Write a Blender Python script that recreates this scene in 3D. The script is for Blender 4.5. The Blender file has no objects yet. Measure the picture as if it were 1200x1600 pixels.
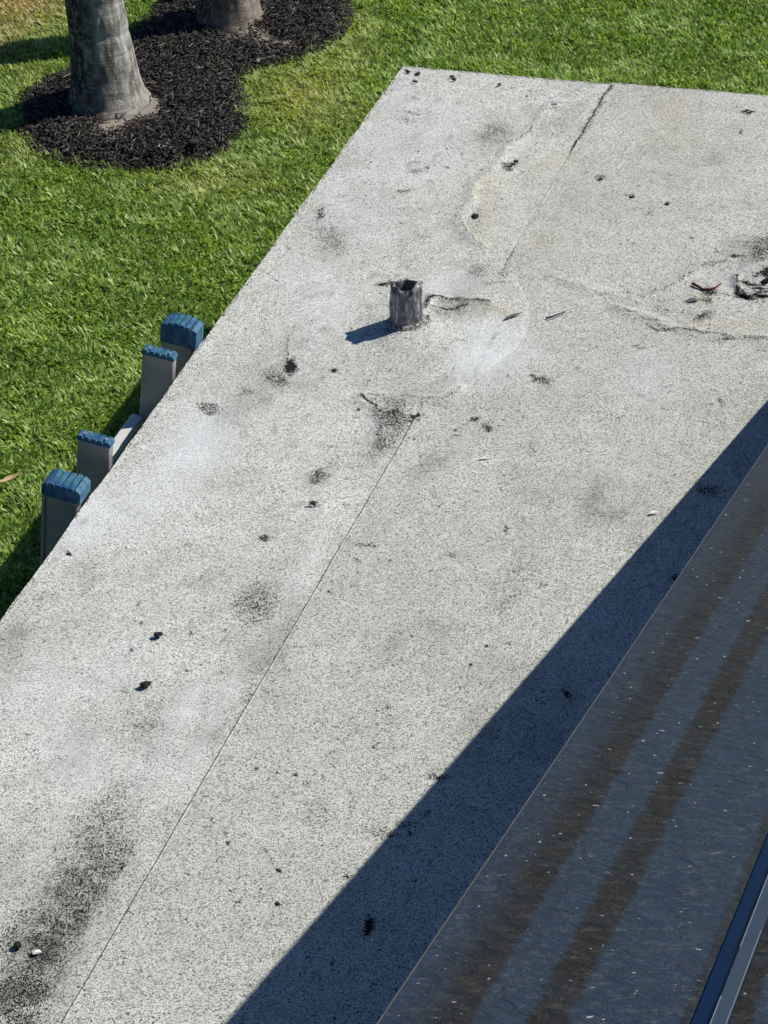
import bpy, math, random
import numpy as np
from mathutils import Vector, Matrix
rnd = random.Random(7)
rng = np.random.default_rng(7)
S = bpy.context.scene
C = S.collection

# ------------------------------------------------------------------ camera, sky, sun, exposure
FPX, PITCH, ROLL = 3800.0, math.radians(34.5), math.radians(3.4)
ROOF_Z, CAM_H = 0.85, 3.3
CAM = np.array([0.0, 0.0, ROOF_Z + CAM_H])
SUN_AZ, SUN_EL = math.radians(12.5), math.radians(45.0)     # azimuth measured from +X towards +Y

_f = np.array([0, math.cos(PITCH), -math.sin(PITCH)])
_r0 = np.array([1.0, 0, 0]); _d0 = np.array([0, -math.sin(PITCH), -math.cos(PITCH)])
_c, _s = math.cos(ROLL), math.sin(ROLL)
RT = _c*_r0 + _s*_d0; DN = -_s*_r0 + _c*_d0; FW = _f
cd = bpy.data.cameras.new('camera'); cam = bpy.data.objects.new('camera', cd); C.objects.link(cam)
m = Matrix.Identity(4)
for i in range(3):
    m[i][0] = RT[i]; m[i][1] = -DN[i]; m[i][2] = -FW[i]; m[i][3] = CAM[i]
cam.matrix_world = m
cd.sensor_fit = 'VERTICAL'; cd.sensor_height = 36; cd.sensor_width = 27; cd.lens = FPX/1600*36
cd.clip_start = 0.05; cd.clip_end = 3000
S.camera = cam
S.render.resolution_x = 768; S.render.resolution_y = 1024

w = bpy.data.worlds.new('World'); S.world = w; w.use_nodes = True
wn = w.node_tree.nodes; wl = w.node_tree.links
sky = wn.new('ShaderNodeTexSky'); sky.sky_type = 'NISHITA'; sky.sun_disc = False
sky.sun_elevation = SUN_EL; sky.sun_rotation = math.pi/2 - SUN_AZ
sky.ozone_density = 2.0
tint = wn.new('ShaderNodeMix'); tint.data_type = 'RGBA'; tint.blend_type = 'MULTIPLY'; tint.inputs[0].default_value = 1
tint.inputs[7].default_value = (.55, .86, 1.22, 1); wl.new(sky.outputs[0], tint.inputs[6]); wl.new(tint.outputs[2], wn['Background'].inputs[0])
wn['Background'].inputs[1].default_value = 0.055
sd = bpy.data.lights.new('sun', 'SUN'); sd.energy = 5.0; sd.angle = math.radians(0.5); sd.color = (1, 0.965, 0.88)
so = bpy.data.objects.new('sun', sd); C.objects.link(so)
SUNV = np.array([math.cos(SUN_EL)*math.cos(SUN_AZ), math.cos(SUN_EL)*math.sin(SUN_AZ), math.sin(SUN_EL)])
so.rotation_euler = Vector(SUNV).to_track_quat('Z', 'Y').to_euler(); so.location = (20, 8, 30)
S.view_settings.view_transform = 'Standard'; S.view_settings.look = 'None'
S.view_settings.exposure = 0.0; S.view_settings.gamma = 1.0; S.view_settings.use_curve_mapping = False

# ------------------------------------------------------------------ image pixel helpers
def ray(x, y): return ((x-600)/FPX)*RT + ((y-800)/FPX)*DN + FW
def at(x, y, z):
    d = ray(x, y); return CAM + d*((z-CAM[2])/d[2])
def seen(P):
    q = P - CAM; k = q @ FW
    return 600 + FPX*(q @ RT)/k, 800 + FPX*(q @ DN)/k

# ------------------------------------------------------------------ mesh helpers
def mesh_np(name, V, F, mats=(), smooth=False):
    """V (n,3), F (m,k) with constant k"""
    V = np.asarray(V, dtype=np.float32); F = np.asarray(F, dtype=np.int32)
    me = bpy.data.meshes.new(name); k = F.shape[1]
    me.vertices.add(len(V)); me.vertices.foreach_set('co', V.ravel())
    me.loops.add(F.size); me.loops.foreach_set('vertex_index', F.ravel())
    me.polygons.add(len(F)); me.polygons.foreach_set('loop_start', np.arange(0, F.size, k, dtype=np.int32))
    me.polygons.foreach_set('loop_total', np.full(len(F), k, dtype=np.int32))
    for mm in mats: me.materials.append(mm)
    me.update(calc_edges=True)
    if smooth: me.polygons.foreach_set('use_smooth', np.ones(len(F), dtype=bool))
    return me
def attr(me, name, data):
    a = me.attributes.new(name, 'FLOAT', 'POINT'); a.data.foreach_set('value', np.asarray(data, dtype=np.float32).ravel())
def cattr(me, name, rgb):
    a = me.attributes.new(name, 'FLOAT_COLOR', 'POINT')
    d = np.ones((len(rgb), 4), dtype=np.float32); d[:, :3] = rgb; a.data.foreach_set('color', d.ravel())
def link(name, me, parent=None, mat=None, loc=None):
    o = bpy.data.objects.new(name, me); C.objects.link(o)
    if mat is not None and me is not None: me.materials.clear(); me.materials.append(mat)
    if parent is not None: o.parent = parent
    if loc is not None: o.location = loc
    return o
def tag(o, label=None, cat=None, group=None, kind=None):
    if label: o['label'] = label
    if cat: o['category'] = cat
    if group: o['group'] = group
    if kind: o['kind'] = kind
    return o
def empty(name, loc, label, cat, group=None):
    o = bpy.data.objects.new(name, None); C.objects.link(o); o.location = loc; o.empty_display_size = .1
    return tag(o, label, cat, group)
class MB:
    def __init__(s): s.v = []; s.f = []
    def add(s, V, F):
        b = len(s.v); s.v += [tuple(map(float, p)) for p in V]; s.f += [tuple(i+b for i in f) for f in F]; return s
    def box(s, a, b):
        x0, y0, z0 = a; x1, y1, z1 = b
        return s.add([(x0,y0,z0),(x1,y0,z0),(x1,y1,z0),(x0,y1,z0),(x0,y0,z1),(x1,y0,z1),(x1,y1,z1),(x0,y1,z1)],
                     [(0,3,2,1),(4,5,6,7),(0,1,5,4),(1,2,6,5),(2,3,7,6),(3,0,4,7)])
    def prism(s, prof, y0, y1):
        """closed profile in x,z (counter-clockwise seen from -y) extruded along y"""
        n = len(prof)
        V = [(x, y0, z) for x, z in prof] + [(x, y1, z) for x, z in prof]
        F = [tuple(range(n)), tuple(range(2*n-1, n-1, -1))] + [((i+1) % n, i, i+n, (i+1) % n+n) for i in range(n)]
        return s.add(V, F)
    def tube(s, pts, rad, n=8):
        pts = [np.array(p, float) for p in pts]; V = []; F = []
        for i, p in enumerate(pts):
            d = pts[min(i+1, len(pts)-1)] - pts[max(i-1, 0)]; d /= np.linalg.norm(d)+1e-9
            u = np.cross(d, [0, 0, 1]);
            if np.linalg.norm(u) < .1: u = np.cross(d, [0, 1, 0])
            u /= np.linalg.norm(u); v2 = np.cross(d, u); r = rad[i] if hasattr(rad, '__len__') else rad
            for k in range(n):
                a = 2*math.pi*k/n; V.append(p + r*(math.cos(a)*u + math.sin(a)*v2))
        for i in range(len(pts)-1):
            for k in range(n):
                F.append((i*n+k, i*n+(k+1) % n, (i+1)*n+(k+1) % n, (i+1)*n+k))
        F.append(tuple(range(n-1, -1, -1))); F.append(tuple(range((len(pts)-1)*n, len(pts)*n)))
        return s.add(V, F)
    def build(s, name, mat, parent=None, smooth=False, bevel=0, loc=None):
        me = bpy.data.meshes.new(name); me.from_pydata(s.v, [], s.f); me.materials.append(mat)
        if smooth:
            for p in me.polygons: p.use_smooth = True
        me.update()
        o = bpy.data.objects.new(name, me); C.objects.link(o)
        if parent is not None: o.parent = parent
        if loc is not None: o.location = loc
        if bevel:
            b = o.modifiers.new('bevel', 'BEVEL'); b.width = bevel; b.segments = 2; b.limit_method = 'ANGLE'
        return o

# value noise, numpy, tileable lattice hash
def vnoise(x, y, seed=0):
    xi = np.floor(x).astype(np.int64); yi = np.floor(y).astype(np.int64); fx = x-xi; fy = y-yi
    fx = fx*fx*(3-2*fx); fy = fy*fy*(3-2*fy)
    def h(a, b):
        n = (a*374761393 + b*668265263 + seed*1442695041) & 0x7fffffff
        n = ((n ^ (n >> 13))*1274126177) & 0x7fffffff
        return ((n ^ (n >> 16)) & 0xffff)/65535.0
    return (h(xi, yi)*(1-fx)+h(xi+1, yi)*fx)*(1-fy) + (h(xi, yi+1)*(1-fx)+h(xi+1, yi+1)*fx)*fy
def fbm(x, y, seed=0, o=4):
    t = 0; a = .5; n = 0
    for i in range(o): t = t + a*vnoise(x*2**i, y*2**i, seed+i*17); n += a; a *= .55
    return t/n

# ------------------------------------------------------------------ material helpers
class NT:
    def __init__(s, name, rough=.8, spec=.3):
        s.m = bpy.data.materials.new(name); s.m.use_nodes = True
        s.n = s.m.node_tree.nodes; s.l = s.m.node_tree.links; s.p = s.n['Principled BSDF']
        s.p.inputs['Roughness'].default_value = rough; s.p.inputs['Specular IOR Level'].default_value = spec
    def new(s, t, **k):
        q = s.n.new(t)
        for a, b in k.items(): setattr(q, a, b)
        return q
    def put(s, sock, v):
        if hasattr(v, 'is_output') or isinstance(v, bpy.types.NodeSocket): s.l.new(v, sock)
        else: sock.default_value = v
    def co(s, kind='Object'): return s.new('ShaderNodeTexCoord').outputs[kind]
    def mapping(s, v, scale=(1,1,1), rot=(0,0,0), loc=(0,0,0)):
        q = s.new('ShaderNodeMapping'); s.l.new(v, q.inputs[0]); q.inputs['Scale'].default_value = scale
        q.inputs['Rotation'].default_value = rot; q.inputs['Location'].default_value = loc; return q.outputs[0]
    def noise(s, v, scale, detail=3, rough=.55, dist=0):
        q = s.new('ShaderNodeTexNoise'); s.l.new(v, q.inputs['Vector']); q.inputs['Scale'].default_value = scale
        q.inputs['Detail'].default_value = detail; q.inputs['Roughness'].default_value = rough
        q.inputs['Distortion'].default_value = dist; return q.outputs['Fac']
    def voro(s, v, scale, out='Color', feat='F1', dim='3D'):
        q = s.new('ShaderNodeTexVoronoi'); q.voronoi_dimensions = dim; q.feature = feat
        s.l.new(v, q.inputs['Vector']); q.inputs['Scale'].default_value = scale; return q.outputs[out]
    def math(s, op, a, b=0.0, c=0.0, clamp=False):
        q = s.new('ShaderNodeMath', operation=op, use_clamp=clamp)
        for i, v in enumerate((a, b, c)): s.put(q.inputs[i], v)
        return q.outputs[0]
    def ramp(s, f, stops, interp='LINEAR'):
        q = s.new('ShaderNodeValToRGB'); q.color_ramp.interpolation = interp; e = q.color_ramp.elements
        while len(e) > 1: e.remove(e[-1])
        for i, (p, c) in enumerate(stops):
            el = e[0] if i == 0 else e.new(p)
            el.position = p; el.color = (c, c, c, 1) if not hasattr(c, '__len__') else (*c[:3], 1)
        s.l.new(f, q.inputs[0]); return q.outputs[0]
    def mix(s, f, a, b, bt='MIX'):
        q = s.new('ShaderNodeMix', data_type='RGBA', blend_type=bt)
        s.put(q.inputs[0], f)
        for i, v in ((6, a), (7, b)):
            if isinstance(v, tuple): v = (*v[:3], 1)
            s.put(q.inputs[i], v)
        return q.outputs[2]
    def maprange(s, v, a, b, c=0.0, d=1.0, smooth=False):
        q = s.new('ShaderNodeMapRange'); s.l.new(v, q.inputs[0])
        if smooth: q.interpolation_type = 'SMOOTHSTEP'
        for i, x in enumerate((a, b, c, d)): q.inputs[i+1].default_value = x
        return q.outputs[0]
    def attr(s, name, out='Fac'):
        q = s.new('ShaderNodeAttribute'); q.attribute_name = name; return q.outputs[out]
    def color(s, v): s.put(s.p.inputs['Base Color'], (*v, 1) if isinstance(v, tuple) else v)
    def bump(s, h, strength, dist):
        q = s.new('ShaderNodeBump'); q.inputs['Strength'].default_value = strength; q.inputs['Distance'].default_value = dist
        s.l.new(h, q.inputs['Height']); s.l.new(q.outputs[0], s.p.inputs['Normal'])

def simple(name, col, rough=.6, spec=.3, metal=0, var=.15, scale=30, bump=0.0):
    t = NT(name, rough, spec); v = t.co(); n = t.noise(v, scale, 4)
    a = tuple(c*(1-var) for c in col); b = tuple(min(1, c*(1+var)) for c in col)
    t.color(t.mix(n, a, b)); t.p.inputs['Metallic'].default_value = metal
    if bump: t.bump(n, .6, bump)
    return t.m

# mineral cap sheet: pale granules over black bitumen; attributes say where granules are lost or stained
def cap_material():
    t = NT('mineral_cap_sheet', .9, .15); v = t.co()
    cell = t.voro(v, 1/.0021); sep = t.new('ShaderNodeSeparateColor'); t.l.new(cell, sep.inputs[0])
    r1, r2, r3 = sep.outputs
    cell2 = t.voro(v, 1/.0050); sep2 = t.new('ShaderNodeSeparateColor'); t.l.new(cell2, sep2.inputs[0])
    dark = t.attr('loss'); pale = t.attr('pale'); tan = t.attr('tan'); grey = t.attr('grime')
    tone = t.ramp(r1, [(0, (.09,.09,.08)), (.18, (.32,.32,.30)), (.36, (.67,.665,.625)), (.7, (.84,.835,.79)), (1, (.93,.925,.885))])
    broad = t.noise(v, 2.2, 6, .6); mid = t.noise(v, 14, 5, .65)
    g = t.mix(t.maprange(mid, .35, .7), (1.04, 1.045, 1.04), (.88, .875, .85))
    c = t.mix(1.0, tone, g, 'MULTIPLY')
    g2 = t.mix(t.maprange(broad, .35, .68), (1, 1, 1), (.88, .87, .85))
    c = t.mix(1.0, c, g2, 'MULTIPLY')
    c = t.mix(t.math('MULTIPLY', pale, .60), c, (.82, .85, .87))
    c = t.mix(t.math('MULTIPLY', tan, .55), c, t.mix(1.0, c, (.92, .82, .60), 'MULTIPLY'))
    c = t.mix(t.math('MULTIPLY', grey, 1.0, clamp=True), c, t.mix(1.0, c, (.42, .41, .39), 'MULTIPLY'))
    # granule loss: a cell is bare bitumen when its number is under the threshold
    thr = t.math('ADD', t.math('MULTIPLY', dark, .95), .062)
    thr = t.math('MULTIPLY', thr, t.math('SUBTRACT', 1.0, t.math('MULTIPLY', pale, .5)))
    num = t.math('ADD', t.math('MULTIPLY', r2, .82), t.math('MULTIPLY', sep2.outputs[1], .18))
    bare = t.math('LESS_THAN', num, thr)
    c = t.mix(bare, c, t.mix(r3, (.006, .006, .007), (.028, .027, .025)))
    t.color(c)
    d = t.voro(v, 1/.0021, 'Distance'); h = t.math('SUBTRACT', t.math('SUBTRACT', 1.0, d), t.math('MULTIPLY', bare, .5))
    h = t.math('ADD', h, t.math('MULTIPLY', r3, .6))
    t.bump(h, .75, .0020)
    return t.m
M_cap = cap_material()
M_bit = simple('bitumen', (.016, .016, .017), .6, .4, var=.3, scale=60, bump=.002)
M_flap = simple('torn_bitumen', (.007, .007, .0075), .8, .1, var=.6, scale=120, bump=.003)
M_crust = simple('bitumen_crust', (.022, .021, .020), .85, .2, var=.5, scale=300, bump=.002)
M_fascia = simple('fascia_paint', (.70, .69, .65), .5, .3, var=.06, scale=6)
M_stucco = simple('stucco', (.55, .50, .42), .9, .2, var=.1, scale=60, bump=.004)
M_alu = simple('aluminium_channel', (.155, .15, .148), .50, .5, metal=.25, var=.16, scale=14)
def alu():
    t = NT('brushed_aluminium', .42, .5); v = t.co()
    n = t.noise(t.mapping(v, (60, 60, 1.2)), 6, 5); b = t.noise(v, 9, 5, .7); s = t.noise(v, 60, 3)
    c = t.mix(n, (.40, .385, .365), (.52, .505, .485)); c = t.mix(t.maprange(b, .42, .68), c, (.33, .32, .305))
    c = t.mix(t.math('MULTIPLY', t.maprange(s, .62, .78), .4), c, (.25, .245, .23))
    t.color(c); t.p.inputs['Metallic'].default_value = .45; t.put(t.p.inputs['Roughness'], t.maprange(b, .2, .8, .34, .6))
    t.bump(n, .12, .0008); return t.m
M_alu = alu()
def rubber():
    t = NT('blue_rubber', .55, .35); v = t.co()
    b = t.noise(v, 45, 5, .65); s = t.noise(v, 420, 3)
    c = t.mix(t.maprange(b, .38, .66), (.008, .058, .170), (.060, .185, .235))
    c = t.mix(t.maprange(s, .58, .72), c, (.16, .27, .32)); t.color(c); t.bump(s, .3, .0006); return t.m
M_rub = rubber()
M_bright = simple('bright_aluminium', (.72, .71, .69), .4, .4, metal=.3, var=.08, scale=20)
M_screw = simple('rivet_metal', (.75, .76, .78), .3, .5, metal=.8, var=.05)

# lead sleeve
def lead():
    t = NT('weathered_lead', .45, .5); v = t.co()
    a = t.noise(t.mapping(v, (34, 34, 14)), 1.6, 6, .7, .8); b = t.noise(v, 70, 5, .7); s = t.noise(t.mapping(v, (90, 90, 8)), 1, 3)
    c = t.ramp(a, [(.25, (.04, .04, .042)), (.45, (.10, .10, .105)), (.57, (.25, .25, .265)), (.70, (.68, .69, .73))])
    c = t.mix(t.maprange(b, .5, .7), c, (.07, .064, .06))
    c = t.mix(t.maprange(s, .60, .75), c, (.55, .56, .60))
    t.color(c); t.p.inputs['Metallic'].default_value = .35; t.put(t.p.inputs['Roughness'], t.maprange(b, .3, .7, .34, .62))
    t.bump(t.math('ADD', a, t.math('MULTIPLY', b, .4)), .7, .004); return t.m
M_lead = lead()
M_pipe = simple('dark_pipe', (.03, .03, .03), .8, .2)

# ------------------------------------------------------------------ the lawn plane, ground, mulch bed
LZ = 0.0
bed_px = [(30,168),(27,200),(55,240),(105,263),(180,272),(262,273),(300,264),(342,248),(372,222),(386,195),(379,160),(371,132),
          (388,116),(440,106),(500,88),(536,64),(550,36),(543,4),(520,-30),(450,-60),(350,-62),(296,-35),(272,2),(238,28),(210,62),
          (165,92),(112,116),(62,136)]
bed = np.array([at(x, y, LZ)[:2] for x, y in bed_px])
def smooth_poly(P, it=3):
    for _ in range(it):
        Q = np.roll(P, -1, 0); P = np.stack([.75*P+.25*Q, .25*P+.75*Q], 1).reshape(-1, 2)
    return P
bed = smooth_poly(bed, 2)
def inside(P, X, Y):
    r = np.zeros(X.shape, bool); n = len(P)
    for i in range(n):
        x0, y0 = P[i]; x1, y1 = P[(i+1) % n]
        if y0 == y1: continue
        c = ((y0 > Y) != (y1 > Y)) & (X < (x1-x0)*(Y-y0)/(y1-y0)+x0); r ^= c
    return r
def poly_dist(P, X, Y):
    d = np.full(X.shape, 1e9); n = len(P)
    for i in range(n):
        a = P[i]; b = P[(i+1) % n]; ab = b-a; L = ab@ab+1e-12
        t = np.clip(((X-a[0])*ab[0]+(Y-a[1])*ab[1])/L, 0, 1)
        d = np.minimum(d, np.hypot(X-a[0]-t*ab[0], Y-a[1]-t*ab[1]))
    return d

# roof outline in plan
E0 = at(0, 970, ROOF_Z); E1 = at(630, 103, ROOF_Z); T1 = at(1200, 152, ROOF_Z)
U = (E1-E0)/np.linalg.norm(E1-E0)                    # along the left edge, away from the viewer
W = (T1-E1)/np.linalg.norm(T1-E1)                    # along the far edge, to the right
OUT = np.array([-U[1], U[0], 0.0])                   # outward from the left edge
s0 = at(100, 1600, ROOF_Z); s1 = at(955, 135, ROOF_Z); SU = (s1-s0)/np.linalg.norm(s1-s0)

def soil_mat():
    t = NT('lawn_soil', .95, .1); v = t.co(); n = t.noise(v, 5, 5); b = t.noise(v, 60, 4)
    c = t.mix(n, (.05, .085, .025), (.09, .11, .035)); c = t.mix(t.maprange(b, .5, .75), c, (.15, .14, .07)); t.color(c)
    t.bump(b, .6, .02); return t.m
gp = MB(); G = 400
gp.add([(-G, -G, -.012), (G, -G, -.012), (G, G, -.012), (-G, G, -.012)], [(0, 1, 2, 3)])
tag(gp.build('ground', soil_mat()), 'green lawn ground under the grass around the building', kind='structure')

# grass
def grass_blades():
    # area: quadrilateral seen by the camera plus a margin
    A = np.array([at(-160, 1300, LZ)[:2], at(-330, -110, LZ)[:2], at(1500, -110, LZ)[:2], at(1500, 330, LZ)[:2], at(640, 330, LZ)[:2], at(250, 800, LZ)[:2], at(60,1300,LZ)[:2]])
    lo = A.min(0); hi = A.max(0); dens = 33000
    n = int((hi-lo).prod()*dens)
    X = rng.uniform(lo[0], hi[0], n); Y = rng.uniform(lo[1], hi[1], n)
    k = inside(A, X, Y)
    b = inside(bed, X, Y); d = poly_dist(bed, X, Y)
    k &= ~(b & (d > .015+.035*vnoise(X*9, Y*9, 3)))
    px, py = seen(np.stack([X, Y, np.zeros(n)], 1))
    edge = (px < -15) | (px > 1230) | (py < -20); k &= ~(edge & (rng.random(n) > .35))
    X = X[k]; Y = Y[k]; px = px[k]; py = py[k]; d = d[k]; n = len(X)
    clump = fbm(X*21, Y*21, 5); big = fbm(X*1.6, Y*1.6, 9); fine = fbm(X*5, Y*5, 21)
    L = (.020+.024*rng.random(n))*(.88+.24*clump)
    Wd = (.0026+.0026*rng.random(n))
    th = rng.random(n)*2*np.pi; th = np.where(rng.random(n) < .5, th, fbm(X*6, Y*6, 31)*14)
    lean = .35+.90*rng.random(n)
    dirx = np.cos(th); diry = np.sin(th); sx = -diry; sy = dirx
    z0 = .03*np.clip(clump-.42, 0, 1)
    V = np.zeros((n, 5, 3), np.float32)
    for i, (fr, wd) in enumerate(((0, .75), (.55, 1.0), (1.0, 0))):
        bend = lean*(.5+.7*fr)
        hx = L*fr*np.sin(np.minimum(bend, 1.45)); hz = L*fr*np.cos(np.minimum(bend, 1.40))
        cx = X+dirx*hx; cy = Y+diry*hx; cz = z0+hz+.001
        if i < 2:
            for j, s in ((0, -1), (1, 1)):
                V[:, i*2+j, 0] = cx+s*sx*Wd*wd*.5*1.65; V[:, i*2+j, 1] = cy+s*sy*Wd*wd*.5*1.65; V[:, i*2+j, 2] = cz
        else: V[:, 4] = np.stack([cx, cy, cz], 1)
    base = (np.arange(n)*5)[:, None]
    F = np.concatenate([base+np.array([[0, 1, 3]]), base+np.array([[0, 3, 2]]), base+np.array([[2, 3, 4]])], 1).reshape(-1, 3)
    # colours
    g1 = np.array([.205, .330, .055]); g2 = np.array([.43, .555, .14]); g3 = np.array([.66, .72, .36]); dk = np.array([.07, .14, .022])
    r = rng.random(n)[:, None]; mixv = np.clip(.25+.9*(fine-.35)+.55*(rng.random(n)-.5), 0, 1)[:, None]
    col = g1*(1-mixv)+g2*mixv
    col = np.where(r > .91, g3, col); col = np.where(r < .12, dk, col)
    # yellowish worn band by the bed, tan corner top left
    def blob(cx, cy, rx, ry): return np.exp(-(((px-cx)/rx)**2+((py-cy)/ry)**2))
    yel = np.clip(1.0*blob(470, 155, 95, 65)+.7*blob(330, 290, 120, 30)+.5*blob(560, 60, 40, 60)+.45*blob(60, 130, 60, 50)+.5*blob(30,240,50,40)+.35*(big-.5), 0, 1)*(.5+.8*fine)
    yc = np.array([.58, .56, .23]); col = col*(1-.75*yel[:, None])+yc*.75*yel[:, None]
    tan = np.clip(1.3*blob(20, 0, 85, 48)+.5*blob(0, 75, 60, 25), 0, 1)*(rng.random(n) < .85)
    tc = np.array([.72, .56, .33])*(.6+.6*rng.random(n))[:, None]; col = col*(1-tan[:, None])+tc*tan[:, None]
    straw = (rng.random(n) < .012+.03*yel)
    col = np.where(straw[:, None], np.array([.42, .36, .18]), col)
    near = np.clip(1-d/.05, 0, 1)*(rng.random(n) < .5)*.6
    col = col*(1-near[:, None])+np.array([.42, .46, .17])*near[:, None]
    me = mesh_np('grass', V.reshape(-1, 3), F); cattr(me, 'tint', np.repeat(col, 5, 0))
    return me
def grass_mat():
    t = NT('grass_blades', .48, .35); a = t.attr('tint', 'Color'); t.color(a)
    tr = t.new('ShaderNodeBsdfTranslucent'); ms = t.new('ShaderNodeMixShader'); ms.inputs[0].default_value = .42
    t.l.new(t.mix(1.0, a, (1.25, 1.35, .6), 'MULTIPLY'), tr.inputs[0]); out = t.n['Material Output']
    t.l.new(t.p.outputs[0], ms.inputs[1]); t.l.new(tr.outputs[0], ms.inputs[2]); t.l.new(ms.outputs[0], out.inputs[0]); return t.m
go = link('grass', grass_blades(), mat=grass_mat())
tag(go, 'bright green coarse bladed lawn grass surrounding the mulch bed', 'grass', kind='stuff')

# mulch bed
def bed_ground():
    lo = bed.min(0)-.05; hi = bed.max(0)+.05; st = .02
    xs = np.arange(lo[0], hi[0], st); ys = np.arange(lo[1], hi[1], st); X, Y = np.meshgrid(xs, ys)
    ins = inside(bed, X, Y); d = poly_dist(bed, X, Y)*np.where(ins, 1, -1)
    Z = np.where(d > 0, .022*np.clip(d/.1, 0, 1)+.02*fbm(X*12, Y*12, 4), -.008)
    px, py = seen(np.stack([X, Y, Z], -1).reshape(-1, 3))
    def blob(cx, cy, rx, ry): return np.exp(-(((px-cx)/rx)**2+((py-cy)/ry)**2))
    nn = fbm(X*9, Y*9, 8).ravel()
    sand = np.clip(blob(212, 190, 30, 13)*2.2+blob(240, 170, 14, 16)*2.2+blob(175, 210, 28, 11)*1.6+blob(150,193,60,6)*1.2+blob(435, 74, 28, 7)*1.3+blob(370, 62, 50, 7)*1.3+blob(392,50,28,10)+blob(110, 205, 40, 14)*.5, 0, 1.4)
    sand = np.clip((sand*(.4+1.2*nn)-.35)*2.2, 0, 1)
    ny, nx = X.shape; idx = np.arange(nx*ny).reshape(ny, nx)
    F = np.stack([idx[:-1, :-1], idx[:-1, 1:], idx[1:, 1:], idx[1:, :-1]], -1).reshape(-1, 4)
    me = mesh_np('mulch_bed', np.stack([X, Y, Z], -1).reshape(-1, 3), F[(d.ravel()[F] > -.01).all(1)], smooth=True); attr(me, 'sand', sand)
    return me
t = NT('bed_soil', .95, .1); v = t.co(); n = t.noise(v, 120, 4, .7); n2 = t.noise(v, 25, 4)
t.color(t.mix(t.attr('sand'), t.mix(n, (.008, .007, .006), (.03, .025, .022)), t.mix(n2, (.26, .21, .17), (.42, .37, .31)))); t.bump(n, .8, .012)
bg = link('mulch_bed', bed_ground(), mat=t.m); tag(bg, 'dark soil of the kidney shaped planting bed with sandy patches', kind='structure')

def mulch():
    lo = bed.min(0); hi = bed.max(0); n = 38000
    X = rng.uniform(lo[0]-.04, hi[0]+.04, n); Y = rng.uniform(lo[1]-.04, hi[1]+.04, n)
    ins = inside(bed, X, Y); d = poly_dist(bed, X, Y); k = ins | ((d < .02) & (rng.random(n) < .4))
    px, py = seen(np.stack([X, Y, np.zeros(n)], 1))
    def blob(cx, cy, rx, ry): return np.exp(-(((px-cx)/rx)**2+((py-cy)/ry)**2))
    sand = np.clip(blob(212, 190, 28, 12)*2.2+blob(240, 170, 12, 15)*2.+blob(175, 210, 24, 9)*1.5+blob(150,193,60,6)+blob(435, 74, 28, 7)*1.3+blob(370, 62, 50, 7), 0, 1)
    k &= rng.random(n) > sand*.95
    X = X[k]; Y = Y[k]; n = len(X); d = d[k]
    kind = rng.random(n); straw = kind > .955
    L = np.where(straw, .022+.038*rng.random(n), .009+.028*rng.random(n)); Wd = np.where(straw, .0016, .0028+.0052*rng.random(n)); H = np.where(straw, .001, .0012+.002*rng.random(n))
    th = rng.random(n)*np.pi*2; tilt = rng.normal(0, .32, n); roll = rng.normal(0, .45, n)
    a = np.stack([np.cos(th)*np.cos(tilt), np.sin(th)*np.cos(tilt), np.sin(tilt)], 1)
    b = np.stack([-np.sin(th)*np.cos(roll), np.cos(th)*np.cos(roll), np.sin(roll)], 1); c = np.cross(a, b)
    P = np.stack([X, Y, .022*np.clip(d/.1, 0, 1)+.010+.012*fbm(X*12, Y*12, 4)+.018*rng.random(n)], 1)
    V = []
    for sx in (-1, 1):
        for sy in (-1, 1):
            for sz in (-1, 1):
                tw = (1-.45*rng.random(n)); l2 = (.8+.4*rng.random(n))
                V.append(P+a*(sx*L*.5*l2)[:, None]+b*(sy*Wd*.5*tw)[:, None]+c*(sz*H*.5)[:, None])
    V = np.stack(V, 1)
    q = np.array([[0, 1, 3, 2], [4, 6, 7, 5], [0, 4, 5, 1], [2, 3, 7, 6], [0, 2, 6, 4], [1, 5, 7, 3]])
    F = ((np.arange(n)*8)[:, None, None]+q[None]).reshape(-1, 4)
    r = rng.random(n)[:, None]
    col = np.array([.008, .0075, .007])*(1-r)+np.array([.045, .038, .033])*r
    col = np.where(rng.random(n)[:, None] > .90, np.array([.13, .11, .095])*(.5+r), col)
    col = np.where(straw[:, None], np.array([.42, .35, .23])*(.4+.9*r), col)
    me = mesh_np('mulch', V.reshape(-1, 3), F); cattr(me, 'tint', np.repeat(col, 8, 0)); return me
t = NT('mulch_chips', .5, .4); t.color(t.attr('tint', 'Color')); mo = link('mulch', mulch(), mat=t.m)
tag(mo, 'black dyed wood chip mulch scattered in the bed around the palms', 'mulch', kind='stuff')

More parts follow.
